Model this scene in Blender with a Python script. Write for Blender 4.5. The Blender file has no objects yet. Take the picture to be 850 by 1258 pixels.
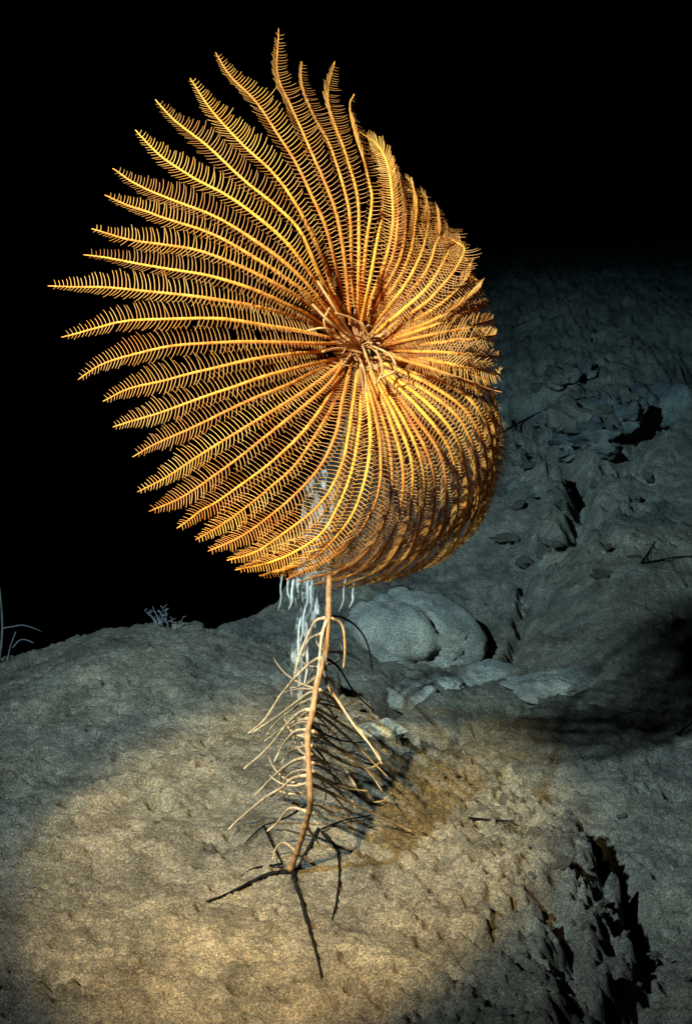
import bpy, math, random
import numpy as np
from mathutils import Vector
random.seed(7); rng = np.random.default_rng(11)
R = math.radians
scn = bpy.context.scene
COL = scn.collection

# ------------------------------------------------------------ camera
FPX, PITCH, CH = 1995.0, R(15), 0.652          # focal length in photo pixels, tilt, height over the sediment
cam_d = bpy.data.cameras.new('camera'); cam = bpy.data.objects.new('camera', cam_d); COL.objects.link(cam)
cam.location = (0, 0, CH); cam.rotation_euler = (math.pi/2 - PITCH, 0, 0)
cam_d.sensor_fit = 'VERTICAL'; cam_d.sensor_height = 24; cam_d.lens = 24*FPX/1258
cam_d.clip_start = 0.02; cam_d.clip_end = 100
scn.camera = cam
# ------------------------------------------------------------ world: lightless deep water
w = bpy.data.worlds.new('World'); scn.world = w; w.use_nodes = True
w.node_tree.nodes['Background'].inputs[0].default_value = (0.02, 0.10, 0.22, 1)
w.node_tree.nodes['Background'].inputs[1].default_value = 0.00005
# ------------------------------------------------------------ the two lamps of the submersible, high on the left of the camera
def spot(name, loc, aim, energy, color, size, blend, radius):
    d = bpy.data.lights.new(name, 'SPOT'); o = bpy.data.objects.new(name, d); COL.objects.link(o)
    o.location = loc; o.rotation_euler = (Vector(aim)-Vector(loc)).to_track_quat('-Z', 'Y').to_euler()
    d.energy = energy; d.color = color; d.spot_size = R(size); d.spot_blend = blend; d.shadow_soft_size = radius
    return o
spot('flood_lamp', (-0.98, -0.06, 1.52), (0.09, 1.68, 0.17), 1550, (0.97, 0.82, 0.80), 36, 0.95, 0.028)
spot('warm_lamp', (-0.46, -0.12, 1.26), (-0.04, 1.32, -0.02), 1800, (1.0, 0.50, 0.215), 14.6, 0.5, 0.018)
scn.view_settings.view_transform = 'Standard'; scn.view_settings.look = 'None'
scn.view_settings.gamma = 1; scn.view_settings.exposure = 0

# ------------------------------------------------------------ helpers
SA, CA = math.sin(PITCH), math.cos(PITCH)
def ray(u, v):
    a, b = (u-425)/FPX, (629-v)/FPX
    return np.array([a, CA + b*SA, -SA + b*CA])
def at(u, v, d): return np.array([0, 0, CH]) + ray(u, v)*d       # d = depth along the view axis
def tag(o, label=None, cat=None, group=None, kind=None):
    if label: o['label'] = label
    if cat: o['category'] = cat
    if group: o['group'] = group
    if kind: o['kind'] = kind
    return o
def empty(name, loc):
    o = bpy.data.objects.new(name, None); COL.objects.link(o); o.location = loc; o.empty_display_size = 0.02
    return o
def build(name, V, F, mat, parent=None, smooth=True):
    me = bpy.data.meshes.new(name); me.from_pydata([tuple(map(float, p)) for p in V], [], F); me.update()
    if smooth: me.polygons.foreach_set('use_smooth', [True]*len(me.polygons))
    me.materials.append(mat)
    o = bpy.data.objects.new(name, me); COL.objects.link(o)
    if parent is not None:
        o.parent = parent; o.location = -Vector(parent.matrix_basis.translation) if parent.parent is None and parent.type == 'EMPTY' else (0, 0, 0)
    return o
class MB:
    def __init__(s): s.V = []; s.F = []
    def tube(s, P, rad, n=6, squash=None, cap=True):
        P = np.asarray(P, float); m = len(P); rad = np.broadcast_to(rad, (m,))
        T = np.gradient(P, axis=0); T /= np.linalg.norm(T, axis=1)[:, None]+1e-12
        a = np.array([0.31, -0.87, 0.38])
        if abs(T[0] @ a) > 0.9: a = np.array([1.0, 0, 0])
        N = a - T[0]*(a@T[0]); N /= np.linalg.norm(N)
        ang = np.arange(n)*2*math.pi/n; ca, sa = np.cos(ang), np.sin(ang); b = len(s.V)
        for k in range(m):
            N = N - T[k]*(N@T[k]); N /= np.linalg.norm(N)+1e-12
            B = np.cross(T[k], N)
            for i in range(n): s.V.append(P[k] + rad[k]*(N*ca[i] + B*sa[i]))
        for k in range(m-1):
            for i in range(n):
                j = (i+1) % n
                s.F.append((b+k*n+i, b+k*n+j, b+(k+1)*n+j, b+(k+1)*n+i))
        if cap:
            s.F.append(tuple(b+i for i in range(n))[::-1]); s.F.append(tuple(b+(m-1)*n+i for i in range(n)))
    def make(s, name, mat, parent=None): return build(name, s.V, s.F, mat, parent)
def spline(P, n):
    """Catmull-Rom through P, resampled evenly"""
    P = np.asarray(P, float)
    Q = np.vstack([2*P[0]-P[1], P, 2*P[-1]-P[-2]]); out = []
    for i in range(1, len(Q)-2):
        p0, p1, p2, p3 = Q[i-1], Q[i], Q[i+1], Q[i+2]
        for t in np.linspace(0, 1, 12, endpoint=False):
            out.append(0.5*((2*p1)+(-p0+p2)*t+(2*p0-5*p1+4*p2-p3)*t*t+(-p0+3*p1-3*p2+p3)*t**3))
    out.append(P[-1]); out = np.array(out)
    L = np.concatenate([[0], np.cumsum(np.linalg.norm(np.diff(out[:, :2], axis=0), axis=1))])
    t = np.linspace(0, L[-1], n)
    return np.stack([np.interp(t, L, out[:, k]) for k in range(out.shape[1])], 1)
def sstep(a, b, x):
    t = np.clip((x-a)/(b-a), 0, 1); return t*t*(3-2*t)
_perm = rng.permutation(4096)
_val = rng.random(4096)*2-1
def vnoise(x, y, seed=0):
    xi = np.floor(x).astype(int); yi = np.floor(y).astype(int); fx = x-xi; fy = y-yi
    fx = fx*fx*fx*(fx*(fx*6-15)+10); fy = fy*fy*fy*(fy*(fy*6-15)+10)
    def h(a, b): return _val[_perm[(_perm[(a+seed*131) & 4095] + b) & 4095]]
    return (h(xi, yi)*(1-fx)+h(xi+1, yi)*fx)*(1-fy) + (h(xi, yi+1)*(1-fx)+h(xi+1, yi+1)*fx)*fy
def fbm(x, y, s, o=4, seed=0, g=0.5):
    r = 0; a = 1
    for k in range(o): r = r + a*vnoise(x/s+17.3*k, y/s-9.1*k, seed+k); s /= 2.03; a *= g
    return r

# ------------------------------------------------------------ terrain height
def gpt(u, v, z=0.0):
    r = ray(u, v); t = (z-CH)/r[2]; return np.array([r[0]*t, r[1]*t])
SCARP = np.array([gpt(*p, -0.0) for p in [(480, 885), (520, 905), (600, 943), (680, 978), (740, 1035), (785, 1095), (770, 1160), (735, 1210), (720, 1300), (710, 1420)]])
GROOVE = [(np.array([gpt(*p, zz) for p in pts]), wd, dp) for pts, zz, wd, dp in [
    ([(436, 850), (500, 818), (560, 800), (608, 790)], 0.0, 0.016, 0.05), ([(590, 940), (650, 960), (705, 995), (750, 1040), (788, 1095), (775, 1130)], -0.02, 0.011, 0.045), ([(470, 895), (520, 882), (570, 862), (650, 832)], 0.0, 0.008, 0.016),
    ([(505, 893), (560, 924), (612, 948), (650, 962), (700, 995), (745, 1045)], 0.0, 0.006, 0.022), ([(572, 968), (600, 962), (628, 968)], 0.0, 0.006, 0.02), ([(572, 1004), (632, 1009)], 0.0, 0.004, 0.012), ([(660, 1100), (700, 1160), (712, 1270)], 0.0, 0.012, 0.03), ([(735, 1110), (752, 1180), (740, 1230)], -.04, 0.012, 0.03),
    ([(642, 716), (641, 745), (630, 770), (614, 790)], 0.0, 0.008, 0.026),
    ([(520, 722), (560, 755), (604, 792)], -0.01, 0.009, 0.022),
    ([(700, 548), (716, 575), (712, 615)], 0.10, 0.018, 0.06),
    ([(655, 520), (675, 545), (712, 560), (752, 545)], 0.11, 0.035, 0.05),
    ([(870, 480), (800, 515), (760, 548)], 0.13, 0.03, 0.05)]]
def polyd(x, y, P):
    """distance to polyline and side sign"""
    best = np.full(np.shape(x), 1e9); side = np.zeros(np.shape(x))
    for a, b in zip(P[:-1], P[1:]):
        d = b-a; L = d@d
        t = np.clip(((x-a[0])*d[0]+(y-a[1])*d[1])/L, 0, 1)
        dx = x-a[0]-t*d[0]; dy = y-a[1]-t*d[1]; q = np.hypot(dx, dy); cr = d[0]*dy-d[1]*dx
        side = np.where(q < best, np.sign(cr), side); best = np.minimum(best, q)
    return best, side
PITS = []
for k in range(1100):
    u, v = rng.uniform(-60, 910), rng.uniform(640, 1300)
    g = gpt(u, v); s = rng.choice([0.0035, 0.005, 0.007, 0.011], p=[.45, .35, .15, .05])
    PITS.append((g[0], g[1], s, s*rng.uniform(0.7, 1.5)))
for k in range(170):                                   # more holes on the far slope
    u, v = rng.uniform(590, 800), rng.uniform(380, 720)
    g = gpt(u, v, 0.02+0.18*(700-v)/320); s = rng.uniform(0.006, 0.018); PITS.append((g[0], g[1], s, s*0.9))
for u, v, s in [(463, 1072, .012), (478, 1097, .012), (530, 1100, .010), (560, 1160, .014), (690, 1085, .012), (655, 1130, .012), (505, 1022, .006), (470, 1250, .012), (545, 1205, .012)]:
    g = gpt(u, v); PITS.append((g[0], g[1], s, s*1.1))
def H(x, y, fine=True):
    x = np.asarray(x, float); y = np.asarray(y, float)
    wx = x + 0.03*fbm(x, y, 0.35, 2, 5); wy = y + 0.03*fbm(x, y, 0.3, 2, 9)
    z = 0.010*fbm(x, y, 0.5, 3, 1)
    # slope behind on the right
    z = z + np.where(y > 1.95, 1, 0)*0.0
    sl = np.maximum(wy-1.93+.30*sstep(.10, .38, x), 0); sl = sl*sl/(sl+0.10)
    z = z - 0.035*sstep(1.72, 1.95, y)*sstep(0.0, 0.12, x)*sstep(.36, .2, x) + 0.262*sl*sstep(-0.16, 0.02, x-0.05*(y-2))
    z = z - 0.4*np.maximum(wy-3.7, 0) - 0.08*np.maximum(wy-3.1+1.7*(x-.33)+.12*fbm(x, y, .2, 3, 55), 0)*sstep(.1, .35, x)
    # dark hollow on the right
    hx, hy = (x-0.63)/0.44, (wy-1.85-0.10*(x-.5))/0.225
    z = z - 0.02*sstep(1.0, 0.1, np.sqrt(hx*hx+hy*hy)) - 0.075*sstep(.10, .38, x)*sstep(1.9, 2.6, y)
    z = z - 0.02*sstep(-0.27, -0.42, x)*sstep(1.5, 1.85, y)
    # broad dome of the mound that carries the sea lily, dips to the left front
    z = z + 0.018*np.exp(-(((x-0.02)/0.22)**2+((y-1.25)/0.25)**2))
    z = z - 0.02*sstep(-0.15, -0.6, x)*sstep(1.35, 1.8, y) + 0.02*np.exp(-(((x+0.22)/0.14)**2+((y-1.72)/0.12)**2))
    # scarp to the lower right
    ddx = 0.012*fbm(x, y, 0.05, 3, 31)
    d, sd = polyd(x+ddx, y+ddx, SCARP); s = d*sd
    z = z - 0.060*sstep(-0.014, 0.014, s)*np.exp(-np.maximum(s, 0)/0.35)
    rough = np.exp(-((np.minimum(s, 0)+0.0)/0.17)**2)*(s < 0.02)*sstep(1.75, 1.45, y) + 0.9*np.exp(-(s/0.025)**2)
    rough = rough*sstep(0.0, 0.1, x)
    rough = np.clip(rough + 0.4*sstep(2.15, 2.5, y)*sstep(0.9, 0.2, x) + 0.22, 0, 1)
    # cliff edge on the left and beyond
    edge = 1.93 + 0.10*np.clip(x+0.1, -1, 0.3)/0.5 + 0.02*fbm(x, y, 0.12, 3, 40)
    xl = -0.115 + 0.13*(y-1.95) + 0.03*fbm(x, y, 0.25, 3, 44)
    m = sstep(0, 0.30, y-edge)*sstep(0.05, -0.10, x-xl)
    z = z - 3.2*m*m - 0.02*sstep(-0.03, 0.05, y-edge)*sstep(0.05, -0.1, x-xl)
    for P, wd, dp in GROOVE:
        d, _ = polyd(x+ddx*.5, y+ddx*.5, P); z = z - dp*np.exp(-(d/wd)**2)
    if fine:
        z = z + 0.0045*fbm(x, y, 0.09, 3, 60)
        n1 = fbm(x, y, 0.017, 3, 70, .6); z = z + 0.0060*rough*(0.35-np.abs(n1))*1.5 + 0.006*rough*fbm(x, y, 0.05, 2, 77)
        z = z + 0.0026*fbm(x, y, 0.010, 3, 80, 0.75)*(0.6+1.1*rough) + 0.0045*rough*fbm(x, y, 0.02, 3, 87, 0.6)*sstep(1.9, 2.2, y)
        far = sstep(2.0, 2.4, y); z = z + far*(0.006*(0.35-np.abs(fbm(x, y, 0.045, 3, 95, .6))) + 0.004*fbm(x, y, .013, 2, 97))*(.35+.65*sstep(2.3, 2.7, y))
        n2 = vnoise(x/0.02, y/0.02, 90); z = z - 0.010*rough*sstep(0.55, 0.8, n2)
    return z
def carve(x, y, z):
    fx, fy, fz = x.ravel(), y.ravel(), z.ravel().copy()
    order = np.argsort(fy[::x.shape[1]]) if False else None
    rows = y[:, 0]
    for px, py, s, dp in PITS:
        r0, r1 = np.searchsorted(rows, py-3*s), np.searchsorted(rows, py+3*s)
        c0, c1 = np.searchsorted(x[0], px-3*s), np.searchsorted(x[0], px+3*s)
        if r1 <= r0 or c1 <= c0: continue
        xx, yy = x[r0:r1, c0:c1]-px, (y[r0:r1, c0:c1]-py)*1.3
        q = (xx*xx+yy*yy)/(s*s)
        z[r0:r1, c0:c1] -= dp*np.exp(-q*q) - 0.25*dp*np.exp(-(q-2.2)**2*1.5)
    return z
def gz(x, y): return float(H(np.array([x]), np.array([y]), False)[0])
def hit(u, v, lift=0.0):
    """where the view ray through photo pixel (u, v) meets the sediment"""
    r = ray(u, v); t = np.arange(0.9, 5.0, 0.02)
    P = np.array([0, 0, CH]) + r*t[:, None]
    k = np.argmax(P[:, 2] <= H(P[:, 0], P[:, 1], False)+lift)
    t = np.arange(t[k]-.04, t[k]+.04, 0.001); P = np.array([0, 0, CH]) + r*t[:, None]
    k = np.argmax(P[:, 2] <= H(P[:, 0], P[:, 1])+lift)
    return P[k], t[k]

# ------------------------------------------------------------ materials
def new_mat(name):
    m = bpy.data.materials.new(name); m.use_nodes = True; nt = m.node_tree
    return m, nt, nt.nodes['Principled BSDF']
def ramp(nt, fac, stops):
    r = nt.nodes.new('ShaderNodeValToRGB'); e = r.color_ramp.elements
    while len(e) < len(stops): e.new(0.5)
    for q, (p, c) in zip(e, stops): q.position = p; q.color = (*c, 1)
    nt.links.new(fac, r.inputs[0]); return r
def noise(nt, scale, detail=4, rough=0.55, vec=None):
    n = nt.nodes.new('ShaderNodeTexNoise'); n.inputs['Scale'].default_value = scale
    n.inputs['Detail'].default_value = detail; n.inputs['Roughness'].default_value = rough
    if vec: nt.links.new(vec, n.inputs['Vector'])
    return n
def sediment(name, stops, bump=1.0):
    m, nt, b = new_mat(name); tc = nt.nodes.new('ShaderNodeTexCoord').outputs['Object']
    a = noise(nt, 22, 6, 0.65, tc); g = noise(nt, 520, 3, 0.7, tc); c = noise(nt, 1100, 2, 0.6, tc)
    r = ramp(nt, a.outputs[0], stops)
    rg = ramp(nt, g.outputs[0], [(0.30, (0.25, 0.27, 0.30)), (0.5, (0.95, 0.95, 0.95)), (0.70, (2.0, 1.85, 1.6))])
    mx = nt.nodes.new('ShaderNodeMix'); mx.data_type = 'RGBA'; mx.blend_type = 'MULTIPLY'; mx.inputs[0].default_value = 0.85
    nt.links.new(r.outputs[0], mx.inputs[6]); nt.links.new(rg.outputs[0], mx.inputs[7])
    big = noise(nt, 6, 4, 0.6, tc); rb = ramp(nt, big.outputs[0], [(0.35, (0.72, 0.74, 0.78)), (0.5, (1, 1, 1)), (0.65, (1.25, 1.18, 1.08))])
    m0 = nt.nodes.new('ShaderNodeMix'); m0.data_type = 'RGBA'; m0.blend_type = 'MULTIPLY'; m0.inputs[0].default_value = 1.0
    nt.links.new(mx.outputs[2], m0.inputs[6]); nt.links.new(rb.outputs[0], m0.inputs[7]); mx = m0
    # grains of different hue: dark minerals and pale shell bits
    sp = ramp(nt, c.outputs[0], [(0.33, (0.4, 0.5, 0.65)), (0.5, (1, 1, 1)), (0.66, (1.9, 1.65, 1.3))])
    m2 = nt.nodes.new('ShaderNodeMix'); m2.data_type = 'RGBA'; m2.blend_type = 'MULTIPLY'; m2.inputs[0].default_value = 0.8
    nt.links.new(mx.outputs[2], m2.inputs[6]); nt.links.new(sp.outputs[0], m2.inputs[7])
    nt.links.new(m2.outputs[2], b.inputs['Base Color'])
    b.inputs['Roughness'].default_value = 0.95; b.inputs['Specular IOR Level'].default_value = 0.1
    bn = noise(nt, 300, 5, 0.75, tc); bp = nt.nodes.new('ShaderNodeBump'); bp.inputs['Strength'].default_value = 1.0*bump
    bp.inputs['Distance'].default_value = 0.005
    nt.links.new(bn.outputs[0], bp.inputs['Height']); nt.links.new(bp.outputs[0], b.inputs['Normal'])
    return m
M_SED = sediment('sediment', [(0.3, (0.060, 0.050, 0.034)), (0.5, (0.120, 0.101, 0.070)), (0.7, (0.20, 0.168, 0.115))])
M_ROCK = sediment('silted_rock', [(0.3, (0.15, 0.138, 0.10)), (0.5, (0.22, 0.20, 0.15)), (0.7, (0.30, 0.28, 0.20))], 0.8)
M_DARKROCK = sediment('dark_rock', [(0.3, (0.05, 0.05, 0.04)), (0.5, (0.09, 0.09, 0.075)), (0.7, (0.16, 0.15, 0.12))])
def organic(name, c0, c1, scale, rough=0.6, sss=0.0, transl=0.0):
    m, nt, b = new_mat(name); tc = nt.nodes.new('ShaderNodeTexCoord').outputs['Object']
    a = noise(nt, scale, 3, 0.6, tc); r = ramp(nt, a.outputs[0], [(0.32, c0), (0.68, c1)])
    oi = nt.nodes.new('ShaderNodeObjectInfo'); hs = nt.nodes.new('ShaderNodeHueSaturation'); mr = nt.nodes.new('ShaderNodeMapRange')
    mr.inputs[3].default_value = 0.72; mr.inputs[4].default_value = 1.12; nt.links.new(oi.outputs['Random'], mr.inputs[0]); nt.links.new(mr.outputs[0], hs.inputs['Value'])
    m2 = nt.nodes.new('ShaderNodeMapRange'); m2.inputs[3].default_value = 0.488; m2.inputs[4].default_value = 0.505; nt.links.new(oi.outputs['Random'], m2.inputs[0]); nt.links.new(m2.outputs[0], hs.inputs['Hue'])
    nt.links.new(r.outputs[0], hs.inputs['Color']); r = hs
    nt.links.new(r.outputs[0], b.inputs['Base Color']); b.inputs['Roughness'].default_value = rough
    b.inputs['Specular IOR Level'].default_value = 0.25
    if transl:
        t = nt.nodes.new('ShaderNodeBsdfTranslucent'); nt.links.new(r.outputs[0], t.inputs[0])
        x = nt.nodes.new('ShaderNodeMixShader'); x.inputs[0].default_value = transl
        nt.links.new(b.outputs[0], x.inputs[1]); nt.links.new(t.outputs[0], x.inputs[2])
        nt.links.new(x.outputs[0], nt.nodes['Material Output'].inputs[0])
    return m
M_ARM = organic('orange_arm', (0.64, 0.17, 0.010), (0.92, 0.35, 0.030), 130, 0.8)
M_PIN = organic('golden_pinnule', (0.80, 0.27, 0.025), (0.96, 0.47, 0.10), 45, 0.55, transl=0.25)
M_INNER_SHADE = organic('shaded_inner_arm', (0.22, 0.075, 0.012), (0.42, 0.17, 0.03), 80)  # darker arm colour for the deeper layer, shade between arms painted in
M_CALYX = organic('pinkish_calyx', (0.36, 0.13, 0.022), (0.64, 0.29, 0.08), 150)
M_STALK = organic('tan_stalk', (0.10, 0.055, 0.020), (0.26, 0.15, 0.055), 160, 0.7)
M_CIR = organic('tan_cirrus', (0.20, 0.14, 0.07), (0.42, 0.31, 0.17), 120, 0.7)
M_TWIG_SHADE = organic('dark_twig_shade', (0.003, 0.003, 0.003), (0.008, 0.007, 0.006), 200, 1.0)  # near black: dark twigs, and shade painted into cirri and foot strands
M_TWIG_SHADE.node_tree.nodes['Principled BSDF'].inputs['Specular IOR Level'].default_value = 0.02
M_HYD = organic('pale_hydroid', (0.05, 0.05, 0.045), (0.14, 0.13, 0.11), 100, 0.7)
def glassy():
    m, nt, b = new_mat('glassy_sponge'); tc = nt.nodes.new('ShaderNodeTexCoord').outputs['Object']
    mp = nt.nodes.new('ShaderNodeMapping'); mp.inputs['Scale'].default_value = (1, 1, 0.25); nt.links.new(tc, mp.inputs[0])
    n = noise(nt, 120, 3, 0.7, mp.outputs[0]); r = ramp(nt, n.outputs[0], [(0.47, (0.0,)*3), (0.75, (0.8,)*3)])
    b.inputs['Base Color'].default_value = (0.80, 0.68, 0.50, 1); b.inputs['Roughness'].default_value = 0.25
    nt.links.new(r.outputs[0], b.inputs['Alpha']); return m
M_GLASS = glassy()

# ------------------------------------------------------------ the sea floor
def axis(segs):
    out = [segs[0][0]]
    for a, b, st in segs: out += list(np.linspace(a, b, max(2, int(round((b-a)/st))+1))[1:])
    return np.array(out)
xs = axis([(-9, -2, .35), (-2, -0.8, .04), (-0.8, -0.42, .008), (-0.42, 0.45, .0022), (0.45, 0.75, .004), (0.75, 1.4, .012), (1.4, 3, .06), (3, 9, .4)])
ys = axis([(-4, -0.5, .2), (-0.5, 0.9, .03), (0.9, 1.02, .004), (1.02, 1.75, .0024), (1.75, 2.5, .0042), (2.5, 3.8, .009), (3.8, 6, .05), (6, 14, .4)])
X, Y = np.meshgrid(xs, ys)
Z = carve(X, Y, H(X, Y)); Z = np.where(Y < 0.8, np.minimum(Z, 0.02), Z)
nr, nc = X.shape
me = bpy.data.meshes.new('sea_floor')
idx = np.arange(nr*nc).reshape(nr, nc)
Fq = np.stack([idx[:-1, :-1], idx[:-1, 1:], idx[1:, 1:], idx[1:, :-1]], -1).reshape(-1, 4)
me.vertices.add(nr*nc); me.vertices.foreach_set('co', np.stack([X, Y, Z], -1).astype(np.float32).ravel())
me.loops.add(Fq.size); me.loops.foreach_set('vertex_index', Fq.astype(np.int32).ravel())
me.polygons.add(len(Fq)); me.polygons.foreach_set('loop_start', (np.arange(len(Fq))*4).astype(np.int32))
me.polygons.foreach_set('loop_total', np.full(len(Fq), 4, np.int32)); me.polygons.foreach_set('use_smooth', np.ones(len(Fq), bool))
me.update(); me.validate(); me.materials.append(M_SED)
fl = bpy.data.objects.new('sea_floor', me); COL.objects.link(fl); fl['kind'] = 'structure'

# ------------------------------------------------------------ the sea lily
D0 = 1.26
base, tb = hit(355, 1071)
lily = empty('sea_lily', Vector(base))
tag(lily, 'golden orange stalked sea lily with its feathery crown spread above the sediment', 'sea lily')
HUB = (440, 428)
# ten places round the calyx where the rays branch: (u, v)
arms = []   # (points from the hub outwards in photo pixels, wrap: how far the tip bends away, curl exponent)
def A(wrap, *p, ex=2.4): arms.append((list(p), wrap, ex))
A(.05, (432, 400), (424, 324), (415, 267), (397, 218), (376, 172), (356, 129), (341, 91), (343, 36))
A(.04, (422, 373), (415, 338), (401, 281), (383, 239), (362, 196), (339, 161), (311, 122), (283, 94), (265, 66))
A(.03, (419, 378), (408, 355), (397, 320), (376, 274), (355, 239), (332, 209), (297, 175), (262, 136), (233, 96))
A(.03, (412, 374), (393, 338), (369, 284), (340, 254), (304, 225), (262, 186), (219, 151), (191, 122))
A(.02, (408, 378), (380, 335), (350, 296), (315, 265), (279, 239), (237, 218), (198, 193), (166, 161))
A(.02, (406, 384), (380, 352), (350, 322), (318, 299), (269, 268), (216, 248), (166, 225), (138, 207))
A(.015, (404, 390), (380, 363), (350, 341), (325, 324), (269, 292), (216, 272), (166, 255), (130, 239))
A(.01, (402, 395), (380, 374), (350, 355), (297, 327), (248, 309), (202, 301), (156, 295), (114, 281))
A(.01, (400, 402), (378, 386), (350, 373), (315, 357), (262, 339), (209, 331), (156, 322), (104, 314))
A(.01, (400, 407), (380, 395), (350, 385), (297, 373), (234, 364), (174, 357), (121, 352), (61, 351))
A(.01, (402, 414), (370, 407), (332, 401), (279, 392), (226, 391), (166, 394), (121, 403), (75, 415))
A(.01, (404, 420), (380, 422), (350, 421), (290, 420), (226, 423), (174, 433), (131, 447), (97, 467))
A(.015, (406, 428), (380, 433), (350, 436), (304, 443), (262, 452), (209, 465), (163, 477), (127, 494))
A(.02, (412, 440), (385, 447), (350, 456), (318, 465), (276, 479), (226, 496), (181, 512), (138, 525))
A(.02, (414, 444), (390, 455), (350, 474), (297, 496), (248, 521), (198, 542), (163, 561))
A(.025, (418, 447), (395, 466), (350, 496), (297, 528), (251, 556), (205, 585), (168, 605))
A(.03, (420, 450), (400, 476), (350, 518), (318, 543), (276, 576), (226, 609), (183, 628))
A(.035, (421, 454), (405, 486), (380, 522), (350, 553), (297, 595), (255, 626), (218, 650))
A(.045, (423, 456), (411, 492), (398, 518), (365, 569), (330, 601), (283, 638), (241, 662))
A(.055, (426, 458), (420, 495), (413, 532), (395, 571), (365, 606), (329, 636), (297, 659), (256, 676))
A(.065, (440, 462), (434, 495), (428, 535), (420, 571), (401, 609), (369, 641), (318, 675), (280, 688))
A(.075, (443, 462), (443, 490), (442, 521), (433, 578), (413, 627), (390, 659), (345, 685), (290, 701))
A(.09, (446, 463), (452, 495), (455, 539), (450, 585), (432, 634), (404, 669), (369, 694), (320, 708))
A(0.10, (448, 464), (460, 505), (467, 549), (465, 599), (446, 648), (408, 687), (351, 712))
A(0.21, (451, 465), (468, 508), (480, 556), (480, 606), (465, 655), (429, 696), (368, 716))
A(0.22, (458, 466), (476, 508), (493, 564), (493, 613), (480, 659), (446, 700), (385, 720))
A(0.23, (461, 465), (486, 514), (506, 570), (506, 612), (498, 655), (468, 698), (410, 722))
A(0.24, (463, 464), (494, 514), (516, 562), (521, 606), (512, 655), (485, 698), (430, 723))
A(0.25, (466, 463), (500, 512), (526, 560), (534, 600), (528, 650), (502, 694), (452, 719))
A(0.25, (468, 461), (508, 510), (538, 554), (548, 600), (543, 645), (520, 688), (474, 715))
A(0.26, (471, 459), (516, 503), (550, 548), (561, 592), (560, 634), (537, 680), (494, 709))
A(0.26, (474, 457), (524, 495), (560, 538), (574, 588), (572, 628), (554, 672), (514, 700))
A(0.26, (478, 455), (528, 484), (568, 520), (586, 570), (586, 618), (569, 660), (532, 690))
A(0.26, (481, 453), (530, 474), (572, 505), (594, 550), (597, 600), (583, 645), (550, 678))
A(0.26, (483, 450), (530, 463), (574, 488), (600, 530), (604, 580), (593, 630), (566, 664))
A(0.26, (485, 446), (530, 454), (574, 470), (602, 505), (609, 555), (602, 605), (582, 645))
A(0.26, (486, 442), (530, 446), (576, 456), (604, 482), (611, 525), (607, 575), (594, 620))
# arms of the right rim: reach the rim, then recurve away behind it
rim = [(613, 480), (613, 458), (612, 436), (610, 412), (606, 392), (600, 372), (593, 352), (583, 331), (573, 310), (560, 291), (546, 274), (530, 256), (514, 240), (499, 226), (487, 209), (477, 192)]
st = [(487, 438), (487, 434), (487, 430), (487, 426), (486, 422), (484, 418), (481, 414), (478, 410), (474, 406), (470, 402), (466, 398), (462, 396), (458, 393), (454, 390), (450, 388), (447, 386)]
for k, ((a, b), (c, d)) in enumerate(zip(rim, st)):
    q = k/15
    mx, my = (a*0.5+c*0.5), (b*0.5+d*0.5)
    # the upper ones climb first and lean out later
    bulge = 5 + 14*q
    nx, ny = (b-d), -(a-c); L = math.hypot(nx, ny); nx, ny = nx/L, ny/L
    sgn = -1 if nx > 0 else 1
    mx += bulge*abs(nx)*(1 if q > .35 else 0.3); my += bulge*abs(ny)*(0.6 if q > .35 else 0.1)
    ends = (a - 16 - 22*q, b - 10 - 22*q) if k > 5 else (a-5, b - 5)
    A(.015 if k < 9 else .05, (c, d), (mx, my), (a-4, b+1), ends, ex=2.0)
A(0.10, (444, 388), (463, 300), (472, 246), (467, 204), (452, 168), (461, 166))
A(.08, (442, 386), (450, 299), (456, 249), (450, 205), (438, 168), (429, 132), (434, 116))
A(.07, (440, 385), (441, 288), (438, 239), (425, 189), (411, 151), (404, 115), (410, 75))
A(.06, (437, 388), (432, 338), (431, 274), (422, 228), (404, 179), (383, 136), (371, 101), (372, 75))
OUT = len(arms)
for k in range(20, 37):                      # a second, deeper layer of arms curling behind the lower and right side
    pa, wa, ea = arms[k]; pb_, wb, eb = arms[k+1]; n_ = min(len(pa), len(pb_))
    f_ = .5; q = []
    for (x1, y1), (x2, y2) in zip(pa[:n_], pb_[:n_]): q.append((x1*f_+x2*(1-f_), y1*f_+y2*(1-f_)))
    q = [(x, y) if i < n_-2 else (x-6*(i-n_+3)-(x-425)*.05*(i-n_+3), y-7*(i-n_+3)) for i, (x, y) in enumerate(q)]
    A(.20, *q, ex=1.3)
NA = len(arms); NS = 90
rnd = np.random.default_rng(3)
AP = []
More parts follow.
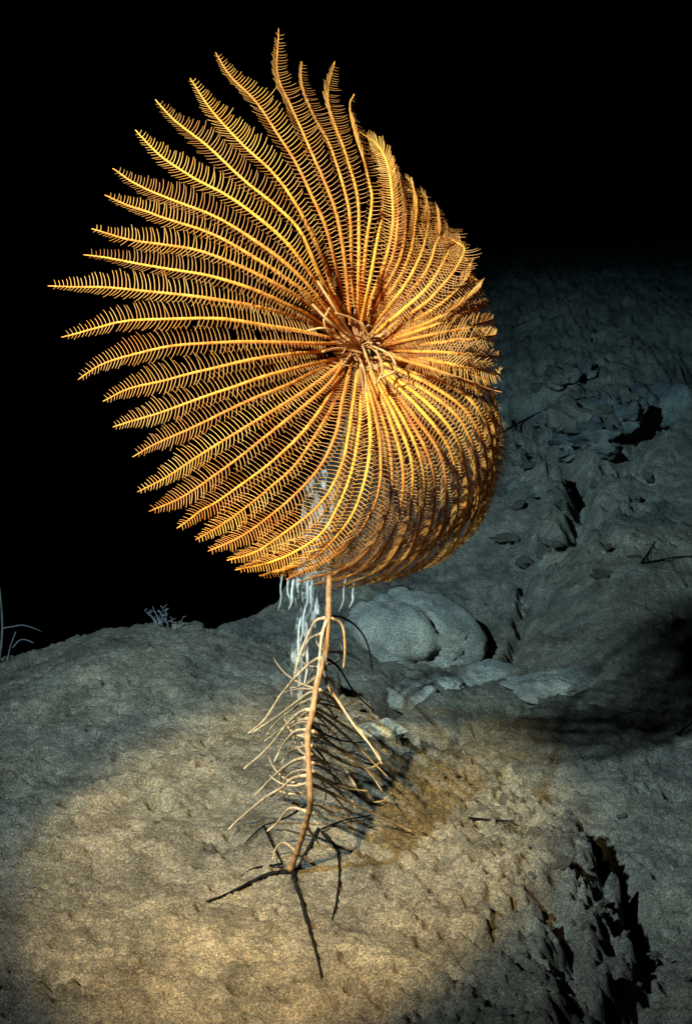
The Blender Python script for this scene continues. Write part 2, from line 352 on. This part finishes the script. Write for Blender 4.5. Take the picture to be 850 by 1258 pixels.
for ai, (pts, wrap, ex) in enumerate(arms):
    a0 = np.array(pts[0], float); dv = a0-np.array(HUB); a0 = a0 - dv*rnd.uniform(-.25, .42); pts[0] = tuple(a0)
    P = spline([(a, b) for a, b in pts], NS)
    s = np.linspace(0, 1, NS)
    ph = rnd.uniform(0, 6, 4)
    if rnd.random() < .3:
        kp, ka = rnd.uniform(.45, .9), rnd.uniform(-4, 4); bmp = np.exp(-((s-kp)/.05)**2); P[:, 0] += ka*bmp*.6; P[:, 1] += ka*bmp
    P[:, 0] += (1.1*np.sin(s*9+ph[0]) + .5*np.sin(s*23+ph[1]))*s
    P[:, 1] += (1.1*np.sin(s*8+ph[2]) + .5*np.sin(s*21+ph[3]))*s
    wv = wrap*rnd.uniform(.92, 1.08)
    d = D0 + 0.050*(1-s)**4*rnd.uniform(.75, 1.25) - 0.028*np.sin(math.pi*np.minimum(s*1.05, 1)) + wv*s**ex + 0.002*np.sin(s*11+ph[1])
    AP.append(np.array([at(P[k, 0], P[k, 1], d[k]) for k in range(NS)]))
AP = np.array(AP)
PLEN = 0.0150
hub3 = at(*HUB, D0+0.072)
for i in range(NA):
    P = AP[i]; T = np.gradient(P, axis=0); T /= np.linalg.norm(T, axis=1)[:, None]
    ja, jb = ((i+1) % OUT, (i-1) % OUT) if i < OUT else (min(i+1, NA-1), max(i-1, OUT))
    Sd = AP[ja]-AP[jb]; Sd -= T*(Sd*T).sum(1)[:, None]
    gap = np.linalg.norm(Sd, axis=1)/(2 if i < OUT or (ja != i and jb != i) else 1)
    Sd /= np.linalg.norm(Sd, axis=1)[:, None]
    for k in range(1, NS): Sd[k] = Sd[k]*.5 + Sd[k-1]*.5; Sd[k] /= np.linalg.norm(Sd[k])
    N = np.cross(T, Sd)
    N *= np.sign((N * (P - np.array([0, 0, CH]))).sum(1))[:, None] * -1.0     # towards the viewer's side of the bowl
    length = np.linalg.norm(np.diff(P, axis=0), axis=1); L = np.concatenate([[0], np.cumsum(length)])
    s = np.linspace(0, 1, NS)
    mb = MB(); n2 = 240; s2 = np.linspace(0, 1, n2); P2 = np.stack([np.interp(s2, s, P[:, k]) for k in range(3)], 1)
    rad = 0.00105*(1-s2)**0.55 + 0.00034 + 0.0002*np.exp(-((s2-.25)/.2)**2)
    rad = rad*(1+0.16*(np.arange(n2) % 2) + 0.07*rnd.standard_normal(n2)); P2 = P2 + rnd.standard_normal(P2.shape)*.00008; mb.tube(P2, rad, 7)
    arm = mb.make('arm', M_ARM if i < OUT else M_INNER_SHADE, lily)
    pb = MB(); step = 0.0034 if not 36 < i < 53 else 0.0025; n = int(L[-1]/step)
    skip = rnd.random() < .06 and rnd.uniform(.3, .8) or -1
    for q in range(2, n):
        l = q*step; t = l/L[-1]
        if t < 0.05: continue
        c = np.array([np.interp(l, L, P[:, k]) for k in range(3)]); k = min(NS-1, int(t*(NS-1)))
        for sgn in (-1, 1):
            if rnd.random() < .012 or (skip > 0 and abs(t-skip) < .009): continue
            env = min(1, t/0.12+.35)*min(1, (1-t)/0.28*0.8+0.22)
            ln = PLEN*(.97 if sgn < 0 else .80)*env*rnd.uniform(.9, 1.07)
            ln = min(ln, max(gap[k]*((.92 if sgn < 0 else .6) if not 36 < i < 53 else 1.3), 0.0025))*(1+.1*rnd.standard_normal())
            lift = (0.05 if sgn < 0 else 0.75) + 0.06*rnd.standard_normal()
            fwd = (0.12 if sgn < 0 else 0.24) + 0.05*rnd.standard_normal()
            d0 = Sd[k]*sgn*1.0 + T[k]*fwd + N[k]*lift
            d0 /= np.linalg.norm(d0)
            d1 = Sd[k]*sgn*0.9 + T[k]*(fwd+0.45) + N[k]*(lift+.2); d1 /= np.linalg.norm(d1)
            js = rnd.standard_normal(3)*0.05
            Q = []; p = c + (d0*0.0004); m_ = 4
            for j in range(m_+1):
                Q.append(p); f = j/m_; dd = d0*(1-f)+d1*f+js*f; p = p + dd/np.linalg.norm(dd)*ln/m_
            pb.tube(Q, np.array([.00046, .0004, .00035, .0003, .0002])*(.75+.25*env), 3, cap=False)
    pb.make('pinnules', M_PIN if i < OUT else M_INNER_SHADE, arm)
# ray trunks: from the calyx to the places where the arms start
starts = AP[:, 0]
groups = [list(range(0, 3)), list(range(3, 7)), list(range(7, 13)), list(range(13, 20)), list(range(20, 26)), list(range(26, 32)), list(range(32, 39)), list(range(39, 46)), list(range(46, 52)), list(range(52, OUT))]
for k in range(OUT, NA): groups[3 if k < OUT+3 else 4 if k < OUT+8 else 5 if k < OUT+13 else 6].append(k)
for g in groups:
    g = [k for k in g if k < NA]; mid = starts[g].mean(0); mb = MB()
    node = hub3*0.6 + mid*0.4 + rnd.standard_normal(3)*0.003
    mb.tube(spline(np.array([hub3, hub3*.75+node*.25+np.array([0, -.002, .001]), node]), 10), np.linspace(.0022, .0015, 10), 8)
    for k in g:
        j = (starts[k]+node)/2 + rnd.standard_normal(3)*.0018
        mb.tube(spline(np.array([node, j, starts[k]]), 8), np.linspace(.0015, .0012, 8), 6)
    mb.make('ray', M_CALYX, lily)
# calyx
def blob(mb, c, r, seed=0, nu=18, nv=12, amp=.12, sq=(1, 1, 1), sc=2.2, pw=1.0, rotz=0.0):
    rr = np.random.default_rng(seed); b = len(mb.V); ph = rr.uniform(0, 6, 9)
    cz, sz = math.cos(rotz), math.sin(rotz); off = rr.uniform(0, 99, 3)
    for i in range(nv+1):
        th = math.pi*i/nv
        for j in range(nu):
            a = 2*math.pi*j/nu
            d = np.array([math.sin(th)*math.cos(a), math.sin(th)*math.sin(a), math.cos(th)])
            k = 1 + amp*(fbm(np.array(d[0]*sc+off[0]+d[2]*1.3), np.array(d[1]*sc+off[1]-d[2]*.9*sc), 1.0, 4, 3, .55))
            v = d*k*r*np.array(sq); v = np.array([v[0]*cz-v[1]*sz, v[0]*sz+v[1]*cz, v[2]]); mb.V.append(c+v)
    for i in range(nv):
        for j in range(nu):
            k = (j+1) % nu; mb.F.append((b+i*nu+j, b+(i+1)*nu+j, b+(i+1)*nu+k, b+i*nu+k))
mb = MB(); blob(mb, hub3, .0065, 3, amp=.25); mb.make('calyx', M_CALYX, lily)
mb = MB()
for k in range(22):
    a = rnd.uniform(0, 2*math.pi); r0, r1 = rnd.uniform(2, 10), rnd.uniform(10, 36)
    p0 = (HUB[0]+r0*math.cos(a), HUB[1]+r0*math.sin(a)); a2 = a+rnd.uniform(-.6, .6)
    p2 = (HUB[0]+r1*math.cos(a2), HUB[1]+r1*math.sin(a2)); am = a+rnd.uniform(-.9, .9)
    p1 = (HUB[0]+(r0+r1)/2*math.cos(am), HUB[1]+(r0+r1)/2*math.sin(am))
    dz = rnd.uniform(.0, .035)
    p3 = (p2[0]+rnd.uniform(-9, 9), p2[1]+rnd.uniform(-9, 9))
    mb.tube(spline(np.array([at(*p0, D0+.06), at(*p1, D0+.03+dz*.5), at(*p2, D0+.015+dz), at(*p3, D0+.02+dz)]), 14), np.linspace(.0010, .0003, 14)*(1+.15*(np.arange(14) % 2)), 5)
for q in [[(384, 374), (408, 398), (440, 422)], [(378, 406), (402, 404), (436, 426)], [(390, 345), (413, 382), (436, 417)], [(396, 432), (418, 428), (446, 434)], [(445, 424), (454, 448), (462, 472)],
          [(438, 430), (448, 458), (450, 480)], [(455, 414), (438, 394), (412, 384)], [(455, 424), (479, 436), (486, 455), (468, 464)], [(405, 378), (398, 396), (410, 414), (440, 430)], [(462, 430), (470, 452), (464, 470)], [(448, 418), (462, 402), (472, 390)]]:
    Q = spline([(a, b, D0+.004+.045*min(1, max(0, 1-math.hypot(a-440, b-428)/45))) for a, b in q], 14)
    mb.tube([at(*p) for p in Q], rnd.uniform(.0006, .0010)*(1+.18*(np.arange(14) % 2)), 6)
mb.make('oral_pinnules', M_CALYX, lily)
# stalk
sp = [(440, 430, .062), (436, 470, .10), (424, 540, .13), (413, 620, .12), (406, 690, .07), (404, 729, .045), (403, 761, .035), (399, 806, .025), (390, 838, .02), (384, 873, .01), (378, 902, .0), (379, 937, -.005), (381, 976, -.008)]
dB = tb
def lerp(a, b, t): return a+(b-a)*t
sp = [(u, v, D0 + dd) for u, v, dd in sp]
dlast = sp[-1][2]
for (u, v), t in zip([(381, 990), (374, 1018), (364, 1049), (354, 1074)], [.1, .4, .75, 1.0]): sp.append((u, v, lerp(dlast, dB+.004, t)))
SP = np.array([at(*p) for p in sp]); ST = spline(SP, 170)
ss = np.linspace(0, 1, 170); mb = MB()
ST = spline(SP, 320); ss = np.linspace(0, 1, 320)
rr_ = 0.0022*(1+0.09*(np.arange(320) % 2)) * (1+0.20*np.exp(-((ss*22) % 1-.5)**2*60))*(1+.35*sstep(.93, 1, ss))
mb.tube(ST, rr_, 12); mb.make('stalk', M_STALK, lily)
def depth_at(v):
    vs = [p[1] for p in sp]; return float(np.interp(v, vs, [p[2] for p in sp]))
# cirri: (origin of crop, points in crop pixels, sink towards the sediment 0..1, dark: shade painted in as near black)
Z6, Z7 = (240, 690), (240, 940)
cirri = [
 (Z6, [(465,195),(500,190),(560,225),(600,290),(618,390)], .10, 1), (Z6, [(468,195),(510,220),(520,300),(515,370)], .05, 0),
 (Z6, [(460,195),(420,205),(395,250),(365,320),(345,390)], .1, 0), (Z6, [(458,200),(440,260),(430,360),(420,430)], -.04, 0),
 (Z6, [(452,335),(420,340),(370,380),(300,460),(240,550),(185,597)], .55, 0), (Z6, [(455,335),(500,370),(550,450),(620,520)], .35, 1),
 (Z6, [(452,350),(455,420),(500,490),(560,580),(610,640),(650,705)], .1, 0), (Z6, [(425,450),(400,455),(350,490),(290,535),(205,590)], .8, 0),
 (Z6, [(430,445),(480,480),(540,545),(600,620)], .3, 0), (Z6, [(408,515),(370,520),(320,565),(250,650),(170,720)], .7, 0),
 (Z6, [(408,510),(440,520),(500,560),(580,610),(635,665),(645,700)], .3, 0), (Z6, [(392,585),(350,590),(310,630),(275,695)], .3, 0),
 (Z6, [(395,575),(430,595),(480,640),(540,670),(590,700)], .4, 0), (Z6, [(590,700),(640,715),(690,750)], .9, 1),
 (Z6, [(392,680),(340,695),(280,740),(205,815)], .75, 0), (Z6, [(400,670),(430,685),(480,720),(530,735)], .6, 0),
 (Z7, [(520,10),(550,60),(580,110),(620,128),(660,122),(682,100),(670,88)], .93, 0), (Z7, [(400,65),(430,78),(500,110),(600,160),(700,205),(750,230)], .8, 0),
 (Z7, [(390,35),(340,45),(300,80),(240,115),(150,190),(115,225)], .85, 0), (Z7, [(385,140),(320,180),(240,210)], .85, 1),
 (Z7, [(240,210),(205,240),(170,275)], .95, 1), (Z7, [(240,215),(260,260),(285,310),(305,345)], .93, 1),
 (Z7, [(385,160),(330,150),(285,200),(250,230)], .5, 0), (Z7, [(385,210),(410,245),(430,275)], .2, 0),
 (Z7, [(440,222),(520,192),(610,175)], .95, 1), (Z7, [(280,85),(330,100),(375,95)], .8, 0),
 (Z6, [(408,590),(460,625),(540,680),(610,740),(650,800)], .35, 0), (Z6, [(410,520),(470,560),(560,640),(620,700),(668,748)], .3, 0), (Z6, [(405,700),(470,735),(530,800),(560,870)], .4, 0),
 (Z6, [(402,640),(450,660),(520,700),(600,720),(640,700)], .4, 0), (Z7, [(405,20),(450,50),(520,80),(600,90)], .5, 0), (Z6, [(395,545),(340,560),(290,590),(240,625)], .8, 0), (Z6, [(390,640),(330,660),(300,700)], .85, 0),
 (Z6, [(400,730),(360,745),(310,780),(260,822)], .9, 1), (Z6, [(408,640),(450,690),(500,790),(520,820)], .85, 1),
 (Z6, [(440,250),(400,270),(375,330)], .2, 0), (Z6, [(415,490),(470,500),(530,520)], .75, 1),
 (Z6, [(395,560),(450,600),(520,625),(590,630)], .8, 1), (Z7, [(350,300),(310,270),(280,290),(270,330)], .7, 0),
 (Z6, [(430,400),(380,430),(330,440)], .5, 0), (Z6, [(420,470),(360,500),(280,560),(250,600)], .9, 0)]
for (ox, oy), pts, sink, dark in cirri:
    if pts[0][0] > 380 and pts[0][1] > 500: sink = max(sink, .55)
    P = spline([(ox+a/2.833, oy+b/2.833) for a, b in pts], 16); Q = []
    d0 = depth_at(P[0, 1]); jit = rnd.uniform(-.004, .004); first = pts[0][0]
    for k, (u, v) in enumerate(P):
        t = k/15; h_, tg = hit(u, v, .0015)
        near_stalk = abs(u - np.interp(v, [p[1] for p in sp], [p[0] for p in sp])) < 14
        s0 = d0 if near_stalk or k > 0 and abs(P[0, 0]-np.interp(P[0, 1], [p[1] for p in sp], [p[0] for p in sp])) < 14 else lerp(d0, tg, sink)
        s1 = lerp(depth_at(v), tg, sink)
        d = lerp(s0, s1, min(1, t*1.2)**.8)
        Q.append(at(u, v, min(d, tg-.001)+jit*t))
    mb = MB(); r0 = .0015 if not dark else .0011
    r = np.linspace(r0, .0006, 16)*(1+.12*np.sin(np.arange(16)*2.4)); mb.tube(Q, r, 6)
    o = mb.make('cirrus', M_TWIG_SHADE if dark else M_CIR, lily)
    if dark: o['label'] = 'cirrus with shade painted near black'
for k in range(36):                        # finer, drooping and curling cirri in whorls
    v0 = 800 + 225*((k//3)/15.3) + rnd.uniform(-4, 4); sd = -1 if k % 2 else 1
    u0 = np.interp(v0, [p[1] for p in sp], [p[0] for p in sp]); L_ = rnd.uniform(28, 74); a = rnd.uniform(-.35, .5); Q = []; u, v = u0, v0
    curl = rnd.uniform(.04, .16)*(1 if rnd.random() < .8 else -1.0); sink = rnd.uniform(.5, .97)
    for j in range(14):
        h_, tg = hit(u, v, .0012); t = j/13
        Q.append(at(u, v, min(lerp(depth_at(v), tg, sink*t**.8), tg-.001)))
        a += curl*(1+.8*t) + rnd.uniform(-.06, .06); u += sd*math.cos(a)*L_/13; v += math.sin(a)*L_/13
    mb = MB(); mb.tube(Q, np.linspace(.0011, .0005, 14)*(1+.12*(np.arange(14) % 2)), 6); mb.make('cirrus', M_CIR, lily)
# rootlets and their shadows at the foot, built together as near-black strands
root_shades = [([(345,372),(300,372),(240,385),(150,430),(95,455),(40,475)], .0032), ([(340,360),(345,400),(370,470),(385,530),(400,580),(430,690),(440,750)], .0030),
         ([(440,232),(490,290),(502,370),(492,470),(475,540)], .0024), ([(300,345),(255,350),(200,360),(160,385)], .0016), ([(430,220),(400,280),(375,320),(350,375)], .0028)]
for pts, r0 in root_shades:
    P = spline([(240+a/2.833, 940+b/2.833) for a, b in pts], 26); Q = []
    for u, v in P:
        h_, tg = hit(u, v, r0*.7); Q.append(h_)
    mb = MB(); r0 *= .72; r = np.linspace(r0, r0*.35, 26)*(1+.2*rnd.standard_normal(26)*.6); mb.tube(Q, np.abs(r), 7)
    mb.make('root_shade', M_TWIG_SHADE, lily)['label'] = 'dark strand of rootlet and shadow lying on the sediment'

# ------------------------------------------------------------ glass sponge behind the stalk
h0, t0 = hit(364, 862)
gs = empty('glass_sponge', Vector(h0)); tag(gs, 'pale see-through glassy sponge standing behind the stalk', 'sponge')
mb = MB(); nu, nv = 26, 44; b = 0
line = spline([(364, 866, t0), (365, 820, t0-.03), (374, 770, t0-.05), (384, 700, t0-.06), (392, 640, t0-.06), (398, 585, t0-.06)], nv)
for i in range(nv):
    c = at(*line[i]); q = i/(nv-1); rad = .005 + .011*q**.8
    for j in range(nu):
        a = 2*math.pi*j/nu
        k = rad*(1+.22*math.sin(5*a+q*6)+.12*math.sin(11*a-q*9)); mb.V.append(c+np.array([k*math.cos(a), k*math.sin(a)*.7, .004*math.sin(3*a+9*q)]))
mb.F = [(i*nu+j, (i+1)*nu+j, (i+1)*nu+(j+1) % nu, i*nu+(j+1) % nu) for i in range(nv-1) for j in range(nu) if rnd.random() > .10+.25*(i/nv)]
mb.make('body_wall', M_GLASS, gs)
mb = MB()
M_SIL = organic('silica', (.5, .42, .30), (.72, .62, .46), 80, .3, transl=.3)
for (u0, v0, u1, v1) in [(347, 722, 341, 752), (361, 728, 354, 750), (354, 728, 356, 742), (380, 722, 374, 752), (384, 728, 379, 758), (425, 725, 416, 752), (436, 728, 428, 748), (376, 760, 364, 800), (370, 775, 360, 838), (380, 790, 372, 850)]:
    mb = MB(); w_ = rnd.uniform(.0009, .0017)
    mb.tube(spline([at(u0, v0-16, t0-.075), at(u0*.8+u1*.2-1, v0, t0-.078), at((u0+u1)/2+1.5, (v0+v1)/2, t0-.08), at(u1, v1, t0-.075)], 10), w_*np.array([1, 1.2, .8, 1.1, .9, 1.2, .9, .8, .6, .3]), 6)
    mb.make('spicule_tuft', M_SIL, gs)

# ------------------------------------------------------------ hydroids on the ridge
h1 = at(0, 840, 1.95)
hy = empty('branching_hydroid', Vector(h1)); tag(hy, 'pale bluish hydroid with bare bent branches at the left edge behind the ridge', 'hydroid')
for pts, r in [([(-4, 850), (-1, 815), (3, 785), (3, 755), (0, 722)], .0022), ([(3, 772), (15, 770), (28, 768), (40, 771), (52, 776)], .0011), ([(-2, 826), (9, 812), (13, 795), (20, 776)], .0014), ([(16, 796), (24, 787), (32, 786), (42, 790)], .0010), ([(2, 745), (-8, 730), (-14, 715)], .0012)]:
    mb = MB(); mb.tube(spline(np.array([at(u, v, 1.95) for u, v in pts]), 14), np.linspace(r, r*.5, 14), 6)
    mb.make('stem' if r > .002 else 'branch', M_HYD, hy)
h2, t2 = hit(206, 768)
hy = empty('bushy_hydroid', Vector(h2)); tag(hy, 'small twiggy hydroid tuft standing on the ridge below the crown', 'hydroid')
for k in range(13):
    a = rnd.uniform(-1.15, 1.15); L = rnd.uniform(.012, .024)
    p = np.array(h2)+np.array([rnd.uniform(-.012, .016), rnd.uniform(-.008, .008), 0]); Q = [p-np.array([0, 0, .004])]
    for j in range(6):
        a += rnd.uniform(-.5, .5); p = p+np.array([math.sin(a), rnd.uniform(-.3, .3), max(.25, math.cos(a))])*L/5; Q.append(p)
        if j in (2, 4):
            q = p+np.array([rnd.uniform(-1, 1), rnd.uniform(-.4, .4), rnd.uniform(.1, .9)])*.006
            mb2 = MB(); mb2.tube([p, (p+q)/2+rnd.standard_normal(3)*.0008, q], [.0007, .0006, .0004], 5); 
            Q2 = mb2
    mb = MB(); mb.tube(Q, np.linspace(.0011, .0005, 7), 5)
    off = len(mb.V); mb.V += Q2.V; mb.F += [tuple(i+off for i in f) for f in Q2.F]
    mb.make('branch', M_HYD, hy)

# ------------------------------------------------------------ boulders and rubble
def rock(name, u, v, r, sq, label, mat=M_ROCK, group=None, seed=0, sink=.35, rotz=0., amp=.28, n=(56, 36), cat='rock'):
    h, t = hit(u, v); c = np.array([h[0], h[1], gz(h[0], h[1])]) + np.array([0, 0, r*sq[2]*(1-2*sink)])
    mb = MB(); blob(mb, np.zeros(3), r, seed, n[0], n[1], amp, sq, 1.7, rotz=rotz)
    o = build(name, mb.V, mb.F, mat); o.location = c; tag(o, label, cat, group); return o
rock('boulder', 492, 792, .082, (1.05, .9, .62), 'large rounded silt covered boulder right behind the stalk', seed=4, sink=.42, rotz=-.3)
rock('boulder', 596, 836, .040, (1.25, .75, .45), 'pale smooth lozenge shaped boulder right of the dark gap', seed=9, sink=.42, rotz=.35)
rock('boulder', 508, 866, .034, (1.15, .7, .55), 'small pale boulder beside the hanging cirri', seed=12, sink=.4, rotz=.25)
rock('boulder', 548, 846, .022, (1.1, .8, .55), 'low lump wedged between two pale boulders', seed=15, sink=.4)
rock('boulder', 676, 850, .046, (1.1, .8, .35), 'flat silted boulder at the edge of the dark hollow', seed=21, sink=.5, rotz=.3)
rock('boulder', 470, 905, .020, (1.2, .7, .5), 'small silted stone below the cirri tips', seed=23, sink=.5, rotz=.2)
for k, (u, v, r, lab) in enumerate([(692, 470, .026, 'pale round stone on the dark slope, highest of the rubble'), (697, 522, .030, 'broad pale stone above the fissure'), (668, 520, .016, 'small stone at the tip of the long twig'),
        (694, 545, .018, 'angular stone at the mouth of the fissure'), (735, 545, .034, 'wide pale stone right of the fissure'), (700, 560, .014, 'little slab inside the fissure mouth'), (722, 462, .018, 'dark stone beside the highest pale stone'),
        (770, 520, .034, 'rough dark rock in the shaded rubble'), (806, 505, .04, 'big dim rock at the right end of the rubble'), (745, 500, .022, 'dim stone in the middle of the shaded rubble')]):
    rock('stone', u, v, r, (1.1, .9, .75), lab, seed=30+k, sink=.42, rotz=k*.7, amp=.55, n=(40, 26), mat=M_SED if k in (0, 1) else M_DARKROCK)
proto = []
for k in range(6):
    mb = MB(); blob(mb, np.zeros(3), 1.0, 60+k, 16, 10, .5, (1, .85, .65), 1.9); proto.append(build('pebble', mb.V, mb.F, M_SED))
for o in proto: COL.objects.unlink(o)
for k in range(150):
    if k < 95:
        q = rnd.random()*(len(SCARP)-4); i = int(q); c = SCARP[i]*(1-q+i)+SCARP[i+1]*(q-i); x, y = c[0]+rnd.normal(-.02, .04), c[1]+rnd.normal(-.01, .035); s = rnd.uniform(.002, .0062)
    else:
        g = gpt(rnd.uniform(600, 800), rnd.uniform(330, 640), .12); x, y = g; s = rnd.uniform(.004, .013)
    o = proto[k % 6].copy(); COL.objects.link(o); o.location = (x, y, gz(x, y)+s*.25); o.scale = (s,)*3
    o.rotation_euler = (rnd.uniform(-.4, .4), rnd.uniform(-.4, .4), rnd.uniform(0, 6))
    o.scale = (s*rnd.uniform(.8, 1.5), s, s*rnd.uniform(.6, 1.1))
    if k < 95: tag(o, 'small clod of crumbled sediment along the lower right scarp', 'pebble', 'clods along the scarp')
    else: tag(o, 'dim small stone scattered on the far slope', 'pebble', 'stones on the far slope')
# fallen twigs
for pts, r, lab in [([(616, 531), (640, 518), (668, 504), (700, 492), (735, 486)], .0016, 'long dark twig lying across the far slope by the rubble'),
        ([(787, 691), (795, 680), (804, 665)], .0012, 'short arm of the dark twigs meeting in a V on the right slope'), ([(787, 692), (810, 688), (835, 684), (862, 684)], .0013, 'long dark twig of the V pair running out of the right edge'),
        ([(831, 902), (842, 893), (858, 882)], .0010, 'thin dark twig at the right edge below the hollow'), ([(600, 552), (618, 548)], .001, 'short dark twig below the long slope twig'), ([(575, 1005), (600, 1007), (632, 1009)], .0012, 'dark thin twig on the mound near the scarp')]:
    P = spline(pts, 12); mb = MB(); mb.tube([hit(u, v, .003)[0] for u, v in P], np.linspace(r, r*.5, 12), 5)
    tag(mb.make('twig', M_TWIG_SHADE), lab, 'twig')

# ------------------------------------------------------------ the water: absorbs red first
mb = MB(); x0, x1, y0, y1, z0, z1 = -9.2, 9.2, -4.2, 14.2, -9.5, 2.6
V = [(x, y, z) for z in (z0, z1) for y in (y0, y1) for x in (x0, x1)]
F = [(0, 2, 3, 1), (4, 5, 7, 6), (0, 1, 5, 4), (2, 6, 7, 3), (0, 4, 6, 2), (1, 3, 7, 5)]
hz = build('haze', V, F, bpy.data.materials.new('water'), smooth=False); hz['kind'] = 'stuff'
m = hz.data.materials[0]; m.use_nodes = True; nt = m.node_tree; nt.nodes.remove(nt.nodes['Principled BSDF'])
pv = nt.nodes.new('ShaderNodeVolumePrincipled'); nt.links.new(pv.outputs[0], nt.nodes['Material Output'].inputs['Volume'])
pv.inputs['Color'].default_value = (0, 0, 0, 1); pv.inputs['Absorption Color'].default_value = (0.14, 0.40, 0.58, 1); pv.inputs['Density'].default_value = 0.6
